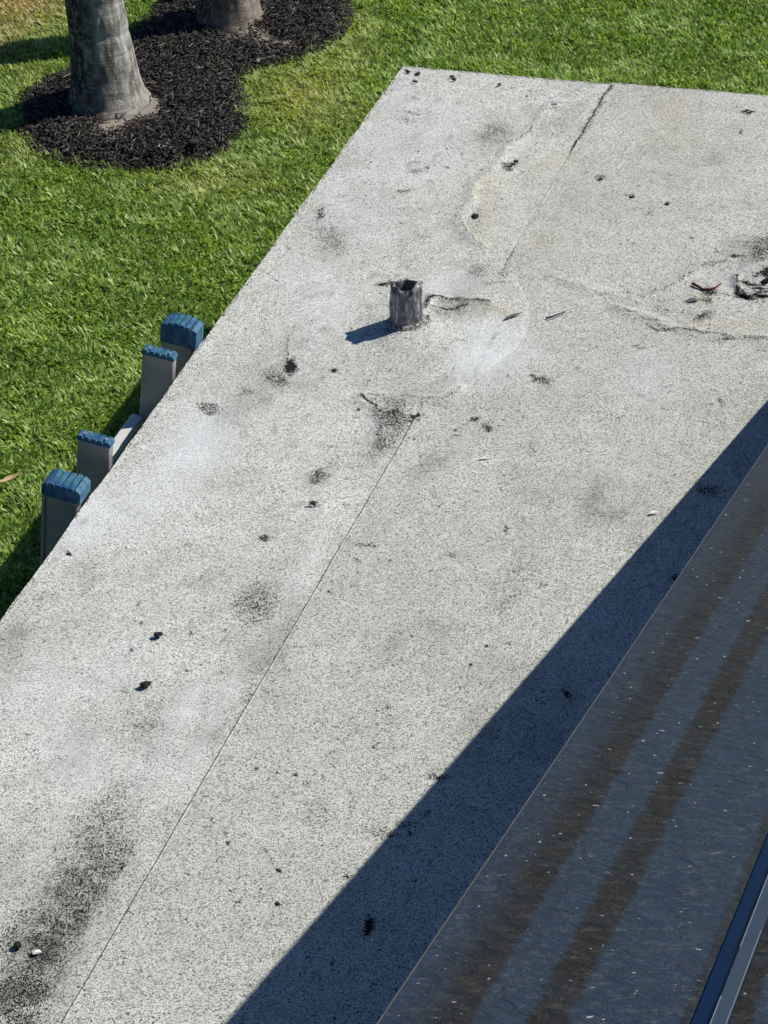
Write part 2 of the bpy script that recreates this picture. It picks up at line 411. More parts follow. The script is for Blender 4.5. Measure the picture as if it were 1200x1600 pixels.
# ------------------------------------------------------------------ palm trees
def bark(seed, warm):
    t = NT('palm_bark', .85, .2); v = t.mapping(t.co(), loc=(seed, seed*.3, 0))
    n = t.noise(t.mapping(v, (30, 30, 6)), 1.2, 6, .65); b = t.noise(v, 26, 6, .72, .3); f = t.noise(v, 150, 5, .7)
    ring = t.noise(t.mapping(v, (2.5, 2.5, 26)), 1.0, 4, .6)
    c = t.mix(t.maprange(n, .32, .66), (.15, .135, .115), (.55, .53, .49))
    if warm: c = t.mix(.6, c, (.20, .125, .075))
    c = t.mix(t.math('MULTIPLY', t.maprange(ring, .53, .64), .45), c, (.11, .09, .07))
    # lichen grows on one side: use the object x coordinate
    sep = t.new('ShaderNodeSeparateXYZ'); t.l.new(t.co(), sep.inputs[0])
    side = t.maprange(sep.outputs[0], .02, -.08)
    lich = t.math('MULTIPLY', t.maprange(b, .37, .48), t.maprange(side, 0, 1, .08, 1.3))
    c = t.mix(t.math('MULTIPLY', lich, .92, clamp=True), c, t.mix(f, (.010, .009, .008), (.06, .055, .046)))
    blot = t.noise(t.mapping(v, (20, 20, 11)), 1.0, 6, .7); c = t.mix(t.math('MULTIPLY', t.maprange(blot, .50, .60), .70), c, (.085, .072, .058))
    spot = t.math('MULTIPLY', t.maprange(t.noise(v, 60, 4, .6), .58, .66), t.maprange(b, .40, .52))
    c = t.mix(t.math('MULTIPLY', spot, .85), c, (.48, .47, .42))
    c = t.mix(t.math('MULTIPLY', t.maprange(t.noise(t.mapping(v, (26,26,10)), 1, 5, .6), .56, .66), .5), c, (.40, .385, .36))
    fade = t.maprange(sep.outputs[2], .14, .02); c = t.mix(t.math('MULTIPLY', fade, .45), c, (.26, .22, .18))
    t.color(c); t.bump(t.math('ADD', t.math('MULTIPLY', n, .6), t.math('ADD', t.math('MULTIPLY', f, .35), ring)), .8, .012); return t.m
M_frond = simple('palm_frond', (.05, .11, .025), .5, .3, var=.3, scale=3)
def palm(base, r_base, r_top, seed, lab, warm, lean=0.0, grp='palms in the mulch bed'):
    root = empty('palm_tree', (base[0], base[1], LZ), lab, 'palm tree', grp)
    H = 5.6; ns = 72; zs = np.concatenate([np.linspace(0, .9, 90), np.linspace(.95, H, 50)])
    Z, A = np.meshgrid(zs, np.linspace(0, 2*np.pi, ns, endpoint=False), indexing='ij')
    R = r_top+(r_base-r_top)*(.42*np.exp(-Z/.055)+.58*np.exp(-(Z/.25)**1.3))
    x = np.cos(A)*4; y = np.sin(A)*4
    R = R*(1+.020*(fbm(x+20+seed, y+Z*2+20, seed)-.5)*2) + .012*(fbm(x*1.2+9, Z*9+y+30, seed+3)-.5)
    R = R + .011*np.exp(-((Z-.050)/.016)**2)*(.4+1.2*fbm(x+3, y+3, seed)) - .014*np.exp(-((Z-.022)/.010)**2)
    for zz in np.arange(.35, H, .16): R = R-.0045*np.exp(-((Z-zz-.02*np.sin(A+zz*9))/.012)**2)
    P = np.stack([np.cos(A)*R+lean*Z, np.sin(A)*R, Z-.02], -1).reshape(-1, 3)
    idx = np.arange(len(zs)*ns).reshape(len(zs), ns); nx = np.roll(idx, -1, 1)
    F = np.stack([idx[:-1], nx[:-1], nx[1:], idx[1:]], -1).reshape(-1, 4)
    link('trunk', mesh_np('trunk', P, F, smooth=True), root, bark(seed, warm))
    top = np.array([lean*H, 0, H]); g = MB()
    g.tube([top+[0, 0, -.05], top+[0, 0, .5], top+[0, 0, .9]], [r_top*.9, r_top*.75, .03], 12); g.build('crownshaft', M_frond, root, smooth=True)
    for k in range(11):
        a = k*2*math.pi/11+seed; g = MB(); pts = []
        for i in range(9):
            q = i/8; pts.append(top+np.array([math.cos(a)*2.2*q, math.sin(a)*2.2*q, .8+1.1*q-1.9*q*q]))
        g.tube(pts, [.022*(1-.8*i/8) for i in range(9)], 5)
        for i in range(1, 40):
            q = i/40*8; j = min(int(q), 7); p = pts[j]+(pts[j+1]-pts[j])*(q-j); ln = .45*math.sin(math.pi*(.12+.85*i/40))
            for sg in (-1, 1):
                s2 = np.array([-math.sin(a)*sg, math.cos(a)*sg, -.25]); dd = np.array([math.cos(a), math.sin(a), 0])
                e = p+s2*ln+dd*ln*.45; g.add([p-dd*.018, p+dd*.018, e], [(0, 1, 2)])
        g.build('frond', M_frond, root)
    return root
b1 = at(175, 170, LZ); b2 = at(360, 40, LZ)
k1 = (b1-CAM)@FW/FPX; k2 = (b2-CAM)@FW/FPX
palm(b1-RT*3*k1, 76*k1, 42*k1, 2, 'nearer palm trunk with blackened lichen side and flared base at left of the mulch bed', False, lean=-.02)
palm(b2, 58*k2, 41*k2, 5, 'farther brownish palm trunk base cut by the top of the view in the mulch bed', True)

# stake, light, clip, straws, stones in the bed
st = at(305, 245, LZ); k = (st-CAM)@FW/FPX
root = empty('irrigation_stake', (st[0], st[1], 0), 'small black sprinkler stake standing near the front rim of the mulch bed', 'sprinkler')
MB().tube([(0,0,0), (0,0,.030), (0,0,.031), (0,0,.062)], [.012, .012, .018, .018], 12).build('riser', M_pipe, root, smooth=False)
MB().tube([(0,0,.062), (0,0,.068), (0,0,.072)], [.021, .021, .015], 12).build('cap', M_pipe, root)
st = at(275, 6, LZ)
root = empty('garden_spotlight', (st[0], st[1], 0), 'small black garden spotlight behind the palms at the edge of the mulch', 'garden light')
MB().tube([(0,0,0), (0,0,.05)], .009, 8).build('stake', M_pipe, root)
MB().tube([(0,.03,.045), (0,-.02,.075), (0,-.05,.09)], [.022, .03, .032], 12).build('housing', M_pipe, root)
M_white = simple('white_plastic', (.62, .70, .74), .4, .4, var=.1, scale=50)
c0 = at(257, 245, LZ)+np.array([0, 0, .045])
p = [c0+np.array(q) for q in ((.018,.014,.004),(-.016,.014,0),(-.018,-.010,0),(.014,-.012,.006))]
g = MB(); g.tube(p, .0035, 6); o = g.build('plastic_clip', M_white); tag(o, 'white u shaped plastic clip lying on the black mulch', 'clip')

def stone(px, py, z, r, lab, col=(.28,.25,.23), flat=.35, name='stone', cat='stone', grp=None, sq=(1,1), rot=0, seed=1):
    import bmesh
    bm = bmesh.new(); bmesh.ops.create_icosphere(bm, subdivisions=2, radius=1)
    rr = random.Random(seed)
    for vv in bm.verts:
        f = 1+rr.uniform(-.26, .26); vv.co = Vector((vv.co.x*r*sq[0]*f, vv.co.y*r*sq[1]*f, vv.co.z*r*flat*f))
    me = bpy.data.meshes.new(name); bm.to_mesh(me); bm.free()
    P = at(px, py, z); o = link(name, me, mat=simple(name+'_surface', col, .8, .2, var=.35, scale=60, bump=.003), loc=(P[0], P[1], z+r*flat*.5)); o.rotation_euler.z = rot
    return tag(o, lab, cat, grp)
stone(435, 72, .03, .062, 'flat brownish stone in the mulch beside the farther palm', sq=(1.0,.55), rot=.2, seed=3, flat=.16, col=(.20,.165,.14))
stone(405, 94, .03, .019, 'small pale grey pebble in the mulch nearest the worn grass', col=(.38,.36,.33), seed=5)
stone(348, 78, .03, .020, 'pale pebble in the mulch just in front of the farther palm', col=(.36,.33,.30), seed=6)
stone(62, 182, .03, .015, 'small pale pebble in the shade left of the nearer palm', col=(.5,.46,.40), seed=8)

# curled dead leaves
def leaf(px, py, z, L, Wd, ang, col, lab, name='dead_leaf', curl=.25, grp=None, lift=.004, seed=0, tail=.5, cat='leaf'):
    n = 11; mseg = 4; V = []; rr = random.Random(seed)
    for i in range(n):
        q = i/(n-1); hw = Wd*.5*math.sin(math.pi*min(1, q*1.02))**.7*(1-tail*q)*(1+rr.uniform(-.15, .15)); x = (q-.5)*L; bend = curl*L*(q-.45)**2*1.2
        for j in range(mseg+1):
            s = j/mseg*2-1; V.append((x, s*hw+.06*L*math.sin(q*4), lift+bend+abs(s)*hw*.7))
    F = [(i*(mseg+1)+j, i*(mseg+1)+j+1, (i+1)*(mseg+1)+j+1, (i+1)*(mseg+1)+j) for i in range(n-1) for j in range(mseg)]
    me = bpy.data.meshes.new(name); me.from_pydata(V, [], F); P = at(px, py, z)
    for pp in me.polygons: pp.use_smooth = True
    o = link(name, me, mat=simple(name+'_surface', col, .7, .25, var=.35, scale=70), loc=(P[0], P[1], z)); o.rotation_euler.z = ang
    sm = o.modifiers.new('thickness', 'SOLIDIFY'); sm.thickness = .0012
    return tag(o, lab, cat, grp)
leaf(18, 752, .045, .085, .028, .7, (.42, .33, .18), 'dry tan leaf lying on the grass at the left border', curl=.6, seed=2)
leaf(200, 342, .045, .06, .02, 1.9, (.42, .38, .22), 'pale dry leaf in the middle of the open lawn', curl=.3, seed=3)
for q, (x, y, a, lab) in enumerate(((62, 236, 1.9, 'two pronged reddish straw at the front left of the mulch'),)):
    P = at(x, y, .03); g = MB(); g.tube([P, P+np.array([.03,.01,.05])], [.002,.001], 5); g.tube([P, P+np.array([-.03,.01,.05])], [.002,.001], 5)
    tag(g.build('straw', simple('straw_tan', (.40,.24,.13))), lab, 'straw')

# ------------------------------------------------------------------ flat roofed building
bldg = empty('flat_roof_building', (E1[0], E1[1], 0), 'low building with a pale granule surfaced flat roof beside the lawn', 'building')
def bp(P): return tuple(np.array(P)-np.array([E1[0], E1[1], 0]))

# damage marks, placed in image pixels: (x, y, rx, ry, angle, amount)
LOSS = [(455,572,9,14,.1,1.0),(432,592,22,13,.3,.42),(387,612,13,6,0,.30),(325,637,20,8,.2,.55),(330,645,8,5,0,.5),
 (612,655,30,24,-.3,.55),(600,668,14,20,.2,.35),(600,693,40,14,-.8,.28),(650,653,9,4,0,.9),(497,744,15,10,-.6,.55),(490,788,8,4,0,.75),(415,841,9,5,0,.55),
 (295,850,10,4,0,.30),(575,855,15,4,0,.55),(558,880,9,4,.3,.3),(400,945,38,32,-.7,.32),(230,1135,34,26,-.8,.14),
 (195,1080,12,10,0,.1),(130,1385,120,50,-1.05,.34),(80,1470,100,46,-1.1,.36),(35,1560,90,50,-1,.40),(18,1460,60,14,-1.0,.30),(125,1420,60,22,-1.05,.42),(150,1290,80,34,-.95,.24),(190,1340,45,20,-1,.3),(230,1200,40,14,-1,.15),
 (500,333,8,14,.3,.5),(515,372,30,22,.4,.28),(520,390,12,10,.4,.15),(795,260,15,7,-.5,.60),(806,252,6,4,0,.8),(630,300,14,3.5,0,.55),(652,268,12,3,0,.3),(938,281,9,5,0,.5),(987,309,7,4,0,.55),
 (1042,320,6,3,0,.6),(1012,338,8,3,-.3,.3),(770,205,26,18,-.5,.25),(637,112,5,3,.6,.9),(652,115,5,3,-.6,.9),(648,127,4,3,.5,.8),(709,124,4,3,.7,.9),(706,120,3,2,0,.8),(780,132,4,2,.4,.7),
 (640,175,22,3,0,.25),(640,188,18,5,.2,.25),(645,255,12,4,-.3,.35),(668,262,4,3,0,.5),(700,262,4,3,0,.5),(845,598,18,8,.2,.55),(832,592,6,4,0,.6),(742,660,12,4,-.4,.75),(760,672,9,5,0,.8),(714,684,7,3,0,.6),
 (712,675,5,2,0,.6),(790,833,5,8,0,.5),(1105,768,26,10,.2,.35),(885,1088,8,5,1,.8),(577,1448,9,17,.2,.8),(600,1305,30,8,.2,.35),(688,1220,16,4,.3,.6),(640,1292,20,7,0,.3),(495,1275,36,22,.2,.10),(1055,908,10,6,0,.6),
 (810,900,30,20,-.7,.12),(790,945,30,14,-.7,.12),(1190,392,34,20,-.5,.5),(1188,461,16,7,0,.7),(1198,436,8,13,0,.9),(1110,462,14,9,.5,.75),(1104,478,10,6,.2,.5),(1152,462,6,10,.1,.8),(1165,470,22,4,0,.8),
 (1165,450,10,4,.5,.8),(740,360,16,16,0,.12),(436,1365,5,4,0,.9),(434,1415,5,4,0,.9),(462,1215,4,3,0,.9),(357,1322,3,3,0,.8),(237,1490,6,3,.4,.5),(190,1358,4,4,0,.9),(298,990,4,4,0,.6),(137,1294,5,4,0,.7),
 (107,865,5,4,.4,.9),(165,655,5,3,.2,.9),(523,580,6,2.5,0,.9),(560,640,4,3,0,.7),(576,596,4,2,0,.6),(602,444,13,4,-.2,.7),(668,505,4,9,.3,.7),(1085,410,30,8,-.4,.14),
 (1100,500,14,5,-.3,.5),(1035,490,20,10,0,.2),(1000,545,9,2.5,0,.5),(990,545,5,2,0,.4),(1168,178,13,2,0,.9),(1158,208,3,5,.3,.6),(940,650,30,12,.3,.10),(1120,660,20,10,0,.12),(1125,630,7,3,.3,.5),(1000,620,6,2,.3,.4),
 (830,705,9,5,0,.25),(980,642,9,3,0,.3),(1150,405,12,2.5,-.1,.8),(800,760,30,18,-.7,.10),(610,880,3,3,0,.6),(705,870,9,4,.2,.3),(845,920,12,3,-.2,.3),(760,1014,4,3,0,.7),(785,1003,4,1.5,0,.7),(735,1043,3,3,0,.7),
 (640,510,34,13,0,.55),(615,522,20,9,0,.5),(785,433,7,14,.5,.25),(745,425,13,11,0,.30),(690,735,10,3,-.5,.12),(575,1130,40,18,-.3,.08),(700,1100,30,10,0,.06)]
LINES = [([(884,262),(842,335),(800,398)],1.1,.28),([(-40,1025),(630,104)],1.6,.55),([(632,104),(1240,156)],1.3,.5),([(100,1600),(385,1103),(490,928),(560,812),(642,668)],1.1,.30),([(955,135),(940,158),(922,190),(905,218)],4.2,.75),([(950,142),(936,166)],4,.6),([(902,222),(893,240),(884,262)],1.2,.4),([(938,172),(915,210)],1.6,.35),([(972,140),(945,180)],1.4,.25),
 ([(800,398),(792,415),(783,440)],2.6,.45),([(735,408),(742,430),(758,446),(785,444),(797,430)],4,.22),
 ([(945,147),(905,148),(890,158),(878,163)],2,.25),([(876,162),(862,166)],3,.5),([(858,172),(868,170)],2.5,.45),([(834,185),(828,205),(812,218),(800,222)],2,.45),
 ([(740,290),(735,318),(716,328)],1.6,.22),([(713,340),(722,352),(735,372),(752,384)],2.4,.45),([(765,300),(785,310),(790,330),(782,350)],1.4,.2),
 ([(668,484),(671,470),(680,466),(690,469)],3.8,.95),([(690,469),(712,474),(735,474),(765,477)],1.9,.75),([(668,483),(685,485),(702,489),(718,486)],2.2,.95),([(714,484),(729,480)],3.4,.9),
 ([(565,618),(578,628),(588,636),(594,645)],2.4,.9),([(575,617),(600,620),(640,624),(662,628),(695,628),(718,614)],1.6,.55),([(588,632),(590,650),(596,680)],2,.5),
 ([(452,524),(448,540),(450,560)],1.2,.65),([(462,500),(455,524)],1.0,.3),([(960,486),(985,492),(1000,494)],2,.55),([(958,482),(1010,505),(1040,508)],1.4,.35),([(1012,512),(1030,520),(1060,518),(1080,522),(1115,526)],2.4,.65),
 ([(1115,526),(1150,533),(1200,533)],2,.5),([(1120,535),(1160,533),(1200,530)],2.4,.55),([(860,436),(900,450),(940,462),(1000,478)],2,.22),([(1010,467),(1040,455),(1075,435),(1095,420),(1140,414)],2.6,.4),
 ([(1100,416),(1135,414)],2,.5),([(1153,440),(1153,460),(1168,470),(1200,468)],2.6,.95),([(1162,446),(1170,455),(1200,450)],3.5,.9),([(1105,458),(1125,462),(1140,470)],2,.6),([(1145,470),(1175,473)],3,.8),
 ([(1180,440),(1200,425)],4,.9),([(580,480),(600,478),(625,490)],1.6,.25),([(565,500),(585,495)],1.4,.25),([(560,540),(600,560),(650,575),(690,590)],1.4,.14),([(740,540),(708,537)],1.6,.35),
 ([(700,778),(655,820)],2,.22),([(690,790),(670,806)],4,.18),([(640,660),(632,690),(600,735)],2.6,.2),([(20,1460),(60,1410),(90,1380)],3,.35),([(0,1520),(30,1480)],5,.4),([(980,460),(1010,470)],1.4,.3)]
PALE = [(150,1440,150,11,-1.04,.6),(330,1130,150,13,-1.03,.6),(470,900,90,12,-1.03,.35),(770,555,62,48,-.4,1),(735,575,40,30,0,.5),(1012,588,44,48,.2,.65),(700,448,45,22,0,.6),(300,700,90,45,-.8,.85),(340,650,40,20,0,.5),(290,1110,60,26,-1.0,.55),(235,1190,90,30,-1.0,.45),(165,1060,90,50,-.9,.25),(130,820,80,36,-.75,.6),
 (230,770,80,40,-.8,.6),(120,1180,60,90,-.9,.4),(85,1560,45,16,-1.0,.6),(60,1080,80,60,-.9,.3),(640,230,100,90,0,.30),(500,470,60,80,0,.25),(560,330,70,60,0,.25),(1150,435,30,14,0,.3),(110,1320,40,50,-1,.3),(980,740,40,30,-.7,.2)]
TAN = [(765,296,34,24,-.3,.9),(845,380,28,18,0,.7),(1050,175,26,42,0,.7),(755,350,22,40,.2,.8),(860,255,55,18,-.2,.6),(785,487,40,9,.1,.8),(900,300,80,50,0,.25),(1120,512,90,14,0,.5),(520,395,20,16,0,.45),(1045,220,60,22,0,.45),(640,640,60,14,0,.4),(1100,470,16,14,0,.8),
 (600,700,50,14,-.9,.3),(700,330,50,60,0,.2)]
GRIME = [(770,210,34,26,-.5,.45),(520,370,40,34,.3,.35),(480,340,40,50,.5,.2),(400,590,60,22,0,.35),(470,600,50,20,0,.25),(400,945,50,50,-.8,.35),(460,1000,40,70,-.9,.2),(230,1140,40,50,-.9,.35),(120,1400,140,75,-1.05,.75),(50,1520,120,75,-1.1,.85),
 (860,760,60,46,-.5,.28),(800,940,50,30,-.6,.32),(820,840,34,30,0,.25),(720,700,90,20,0,.15),(960,350,90,50,.1,.18),(1160,400,60,34,-.3,.5),(600,690,60,30,-.9,.35),(500,745,30,14,-.6,.4),(700,790,50,16,-.8,.25),
 (500,1270,60,26,.1,.3),(700,1130,90,40,-.3,.15),(900,450,120,40,.1,.15),(600,1120,90,50,-.5,.15),(1100,620,70,24,0,.2),(560,560,60,26,.1,.18),(1080,480,70,30,0,.25),(560,1000,60,30,-.5,.12),(440,880,60,20,-.9,.2),(640,180,60,26,0,.15),
 (1000,720,60,50,-.3,.18),(900,880,60,30,-.6,.12),(330,1330,60,26,-.9,.2),(690,560,30,12,0,.15),(260,870,60,20,-.4,.18)]
# raised wrinkles: polyline, width px, height m
RIDGE = [([(668,484),(672,468),(700,470),(765,476)],7,.009),([(668,484),(700,490),(729,482)],6,.007),([(565,618),(600,624),(660,628),(700,628),(722,612)],7,.005),
 ([(740,290),(735,320),(712,345),(735,375),(755,386)],9,.005),([(945,147),(900,150),(860,165),(830,198),(800,222)],8,.004),([(800,222),(775,262),(745,285)],9,.005),
 ([(960,485),(1010,500),(1060,518),(1110,526),(1200,532)],9,.006),([(1010,467),(1060,442),(1095,420),(1140,414)],9,.005),([(860,436),(930,458),(1000,478)],9,.004),([(1150,440),(1155,462),(1200,470)],7,.008),
 ([(560,625),(590,640),(600,690)],8,.004),([(580,480),(610,476),(640,470)],6,.004),([(452,500),(450,560)],6,.0012)]
BUMPH = [(637,515,52,30,0,.020),(700,560,110,45,0,.006),(1100,480,70,30,0,.010),(770,340,60,60,-.4,.006),(620,655,36,26,0,.006),(1190,440,40,30,0,.012)]
def paint(px, py, X, Y):
    n1 = fbm(X*38, Y*38, 3, 5); n2 = fbm(X*90+5, Y*90, 13, 3); n3 = fbm(X*9, Y*9, 23, 4)
    wx = px+(n1-.5)*12+(n2-.5)*8; wy = py+(fbm(X*38+40, Y*38, 53, 4)-.5)*12+(n2-.5)*5
    def blobs(L, sharp=1.0, warp=1.0):
        out = np.zeros(px.shape)
        for cx, cy, rx, ry, a, s in L:
            R0 = max(rx, ry)*2.6+16; kk = np.nonzero((abs(px-cx) < R0) & (abs(py-cy) < R0))[0]
            if not len(kk): continue
            f = min(1.0, max(rx, ry)/12.0)*warp
            dx = px[kk]+(wx[kk]-px[kk])*f-cx; dy = py[kk]+(wy[kk]-py[kk])*f-cy; c, s2 = math.cos(a), math.sin(a)
            u = (c*dx+s2*dy)/rx; v2 = (-s2*dx+c*dy)/ry
            out[kk] = np.maximum(out[kk], s*np.exp(-(u*u+v2*v2)**sharp))
        return out
    def lines(L, hh=False):
        out = np.zeros(px.shape)
        for P, wd, s in L:
            P = np.array(P, float); lo = P.min(0)-wd*4-4; hi = P.max(0)+wd*4+4
            kk = np.nonzero((px > lo[0]) & (px < hi[0]) & (py > lo[1]) & (py < hi[1]))[0]
            if not len(kk): continue
            jx = px[kk]+(n1[kk]-.5)*9; jy = py[kk]+(fbm(X[kk]*38+40, Y[kk]*38, 53, 4)-.5)*9
            d = np.full(len(kk), 1e9)
            for i in range(len(P)-1):
                ab = P[i+1]-P[i]; t = np.clip(((jx-P[i][0])*ab[0]+(jy-P[i][1])*ab[1])/(ab@ab), 0, 1)
                d = np.minimum(d, np.hypot(jx-P[i][0]-t*ab[0], (jy-P[i][1]-t*ab[1])*1.3))
            br = 1.0 if hh else (.55+.9*n2[kk])
            out[kk] = np.maximum(out[kk], s*br*np.exp(-(d/wd)**2))
        return out
    loss = np.maximum(blobs(LOSS, 1.5)*(.65+1.1*n1), lines(LINES))
    loss = np.clip(loss, 0, 1)
    pale = np.clip(blobs(PALE, 1.3)*(.45+1.1*n3), 0, 1)*(1-np.clip(loss*1.5, 0, 1)); tan = np.clip(blobs(TAN)*(.4+1.2*n3), 0, 1)
    grime = np.clip(blobs(GRIME, 1.1)*(.2+1.6*n1)*(.5+n3), 0, 1)
    # sparse tiny bare specks everywhere
    sp = fbm(X*70+77, Y*70+13, 99, 2); loss = np.maximum(loss, np.clip((sp-.80)*6, 0, .8)*(fbm(X*2, Y*2, 7) > .5))
    al = X*U[0]+Y*U[1]; ac = X*OUT[0]+Y*OUT[1]
    soft = np.clip((fbm(al*4+3, ac*7+8, 61, 5)-.53)*3.4, 0, 1)*(.25+.5*np.clip((fbm(al*1.3, ac*2.2, 63)-.42)*4, 0, 1))
    soft = np.maximum(soft, np.clip((fbm(al*16, ac*26, 65, 4)-.66)*5, 0, 1)*.45)
    fleckl = np.clip((fbm(al*34, ac*60, 67, 3)-.74)*9, 0, 1)*(fbm(al*1.7+9, ac*2.5, 69) > .47); loss = np.maximum(loss, fleckl*.42); grime = np.maximum(grime, soft)
    h = lines(RIDGE, True)+.0035*(fbm(X*2.2, Y*2.2, 71)-.5)+.0020*(fbm(X*12, Y*12, 72)-.5)
    for cx, cy, rx, ry, a, s in BUMPH: h = h+s*np.exp(-(((px-cx)/rx)**2+((py-cy)/ry)**2)**1.2)
    rim = lines([([(590,560),(560,525),(575,470),(640,450),(720,460),(760,500),(735,560),(660,590),(590,560)],5,1)], True)
    h = h+.0010*rim
    return loss, pale, tan, grime, h

def sheet_grid(la, lb, tvals, uvals, zoff, name, label=None):
    """la, lb: functions u -> plan point on the two long sides; tvals across, uvals along"""
    A = np.array([la(u) for u in uvals]); B = np.array([lb(u) for u in uvals])
    T = np.array(tvals)[None, :, None]; P = A[:, None, :]*(1-T)+B[:, None, :]*T
    nu, nt = P.shape[:2]; X = P[..., 0].ravel(); Y = P[..., 1].ravel()
    px, py = seen(np.stack([X, Y, np.full(X.shape, ROOF_Z)], 1)); loss, pale, tan, grime, h = paint(px, py, X, Y)
    if name == 'membrane_sheet' and zoff > 0:
        pale = pale*.7; grime = np.maximum(grime, .20)
    if zoff == 0:                                        # the pipe flashing and the blister bridge the lap here
        near = np.clip(1-np.hypot(X-(Sf[0]+SU[0]*((X-Sf[0])*SU[0]+(Y-Sf[1])*SU[1])), Y-(Sf[1]+SU[1]*((X-Sf[0])*SU[0]+(Y-Sf[1])*SU[1])))/.10, 0, 1)
        br = .75*np.clip((py-262)/20, 0, 1)*np.clip((400-py)/14, 0, 1)
        h = h+.0030*near*near*(3-2*near)*np.clip(br, 0, 1)
    Z = ROOF_Z+zoff+h
    V = np.stack([X, Y, Z], 1)-np.array([E1[0], E1[1], 0]); idx = np.arange(nu*nt).reshape(nu, nt)
    F = np.stack([idx[:-1, :-1], idx[:-1, 1:], idx[1:, 1:], idx[1:, :-1]], -1).reshape(-1, 4)
    # skirt: the sheet's own thickness all round
    ring = np.concatenate([idx[0, :], idx[1:, -1], idx[-1, -2::-1], idx[-2:0:-1, 0]]); V2 = V[ring].copy(); V2[:, 2] = ROOF_Z-.006; b = len(V); m_ = len(ring)
    sk = np.stack([ring, b+np.arange(m_), b+(np.arange(m_)+1) % m_, np.roll(ring, -1)], 1)
    n0 = len(F); me = mesh_np(name, np.concatenate([V, V2]), np.concatenate([F, sk[:, ::-1]])); me.materials.append(M_cap); me.materials.append(M_bit)
    mi = np.zeros(n0+m_, np.int32); mi[n0:] = 1; me.polygons.foreach_set('material_index', mi)
    smo = np.ones(n0+m_, bool); smo[n0:] = False; me.polygons.foreach_set('use_smooth', smo)
    ext = lambda a: np.concatenate([a, a[ring]])
    attr(me, 'loss', ext(loss)); attr(me, 'pale', ext(pale)); attr(me, 'tan', ext(tan)); attr(me, 'grime', ext(grime)); me.update()
    o = bpy.data.objects.new(name, me); C.objects.link(o); o.parent = bldg
    if label: o['label'] = label
    return o
def jag(u, amp, seed): return (fbm(np.array([u*9.0]), np.array([seed*1.7]), seed, 4)[0]-.5)*2*amp
# u measured from the far edge towards the viewer
Lu = 4.9
def far_pt(w_): return E1+W*w_
cw = np.cross(U, W)[2]
def seam_on_far():
    d = s1-E1; t_ = (d[0]*SU[1]-d[1]*SU[0])/(W[0]*SU[1]-W[1]*SU[0]); return E1+W*t_, t_
Sf, seam_w = seam_on_far()
def left_line(u): p = E1-U*u+OUT*jag(u, .004, 2); return p[:2]
def seam_line(u): p = Sf-SU*u+W*jag(u*.8, .004, 5)*.45; return p[:2]
def seam_line_r(u): p = Sf-SU*u+W*(jag(u*.8, .004, 5)*.45-.001); return p[:2]
def right_line(u): p = Sf+W*1.75-SU*u; return p[:2]
uf = np.concatenate([np.arange(0, 5.0, .005), np.arange(5.05, 7.2, .1)])
nleft = int(.85/.005)
sheet_grid(left_line, seam_line, np.linspace(0, 1, nleft+1), uf, 0.0, 'membrane_sheet', 'whiter cap sheet along the left roof edge')
tr_ = np.concatenate([np.arange(0, 1.0, .005/1.75*1.0), [1.0]])
tr_ = np.concatenate([np.arange(0, .62, .005/1.75), np.linspace(.63, 1, 8)])
sheet_grid(seam_line_r, right_line, tr_, uf, 0.0065, 'membrane_sheet', 'greyer cap sheet right of the lap seam')

def flashing():
    O2 = smooth_poly(np.array([at(x, y, ROOF_Z)[:2] for x, y in ((556,618),(600,640),(655,642),(715,634),(775,590),(832,540),(846,490),(826,440),(800,412),(760,408),(700,428),(625,446),(566,478),(538,545))]), 2)
    lo = O2.min(0); hi = O2.max(0); xs = np.arange(lo[0], hi[0], .0045); ys = np.arange(lo[1], hi[1], .0045); X, Y = np.meshgrid(xs, ys); sh = X.shape
    X = X.ravel(); Y = Y.ravel(); d = poly_dist(O2, X, Y)*np.where(inside(O2, X, Y), 1, -1)+(fbm(X*30, Y*30, 90)-.5)*.012
    px, py = seen(np.stack([X, Y, np.full(X.shape, ROOF_Z)], 1)); loss, pale, tan, grime, h = paint(px, py, X, Y)
    q = np.clip((d-.002)/.045, 0, 1); q = q*q*(3-2*q)
    sd_ = (X-Sf[0])*SU[1]-(Y-Sf[1])*SU[0]; base = .0066*np.clip(1+sd_/.14, 0, 1); base = np.where(sd_ > -.001, .0066, .0066*(base/.0066)**2*(3-2*base/.0066))
    q0 = np.clip(d/.028, 0, 1); Z = ROOF_Z+h+base*q0*q0*(3-2*q0)-.0012+.0026*q
    keep = (d > 0).reshape(sh); idx = np.arange(X.size).reshape(sh)
    F = np.stack([idx[:-1, :-1], idx[:-1, 1:], idx[1:, 1:], idx[1:, :-1]], -1).reshape(-1, 4); F = F[keep.ravel()[F].all(1)]
    used = np.unique(F); mp = np.zeros(X.size, np.int64); mp[used] = np.arange(len(used))
    me = mesh_np('flashing_patch', (np.stack([X, Y, Z], 1)-np.array([E1[0], E1[1], 0]))[used], mp[F], smooth=True)
    for nm, a in (('loss', loss), ('pale', pale), ('tan', tan), ('grime', np.maximum(grime, .06))): attr(me, nm, a[used])
    o = link('flashing_patch', me, bldg, M_cap); o['label'] = 'rounded membrane patch bridging the seam around the vent pipe'
flashing()
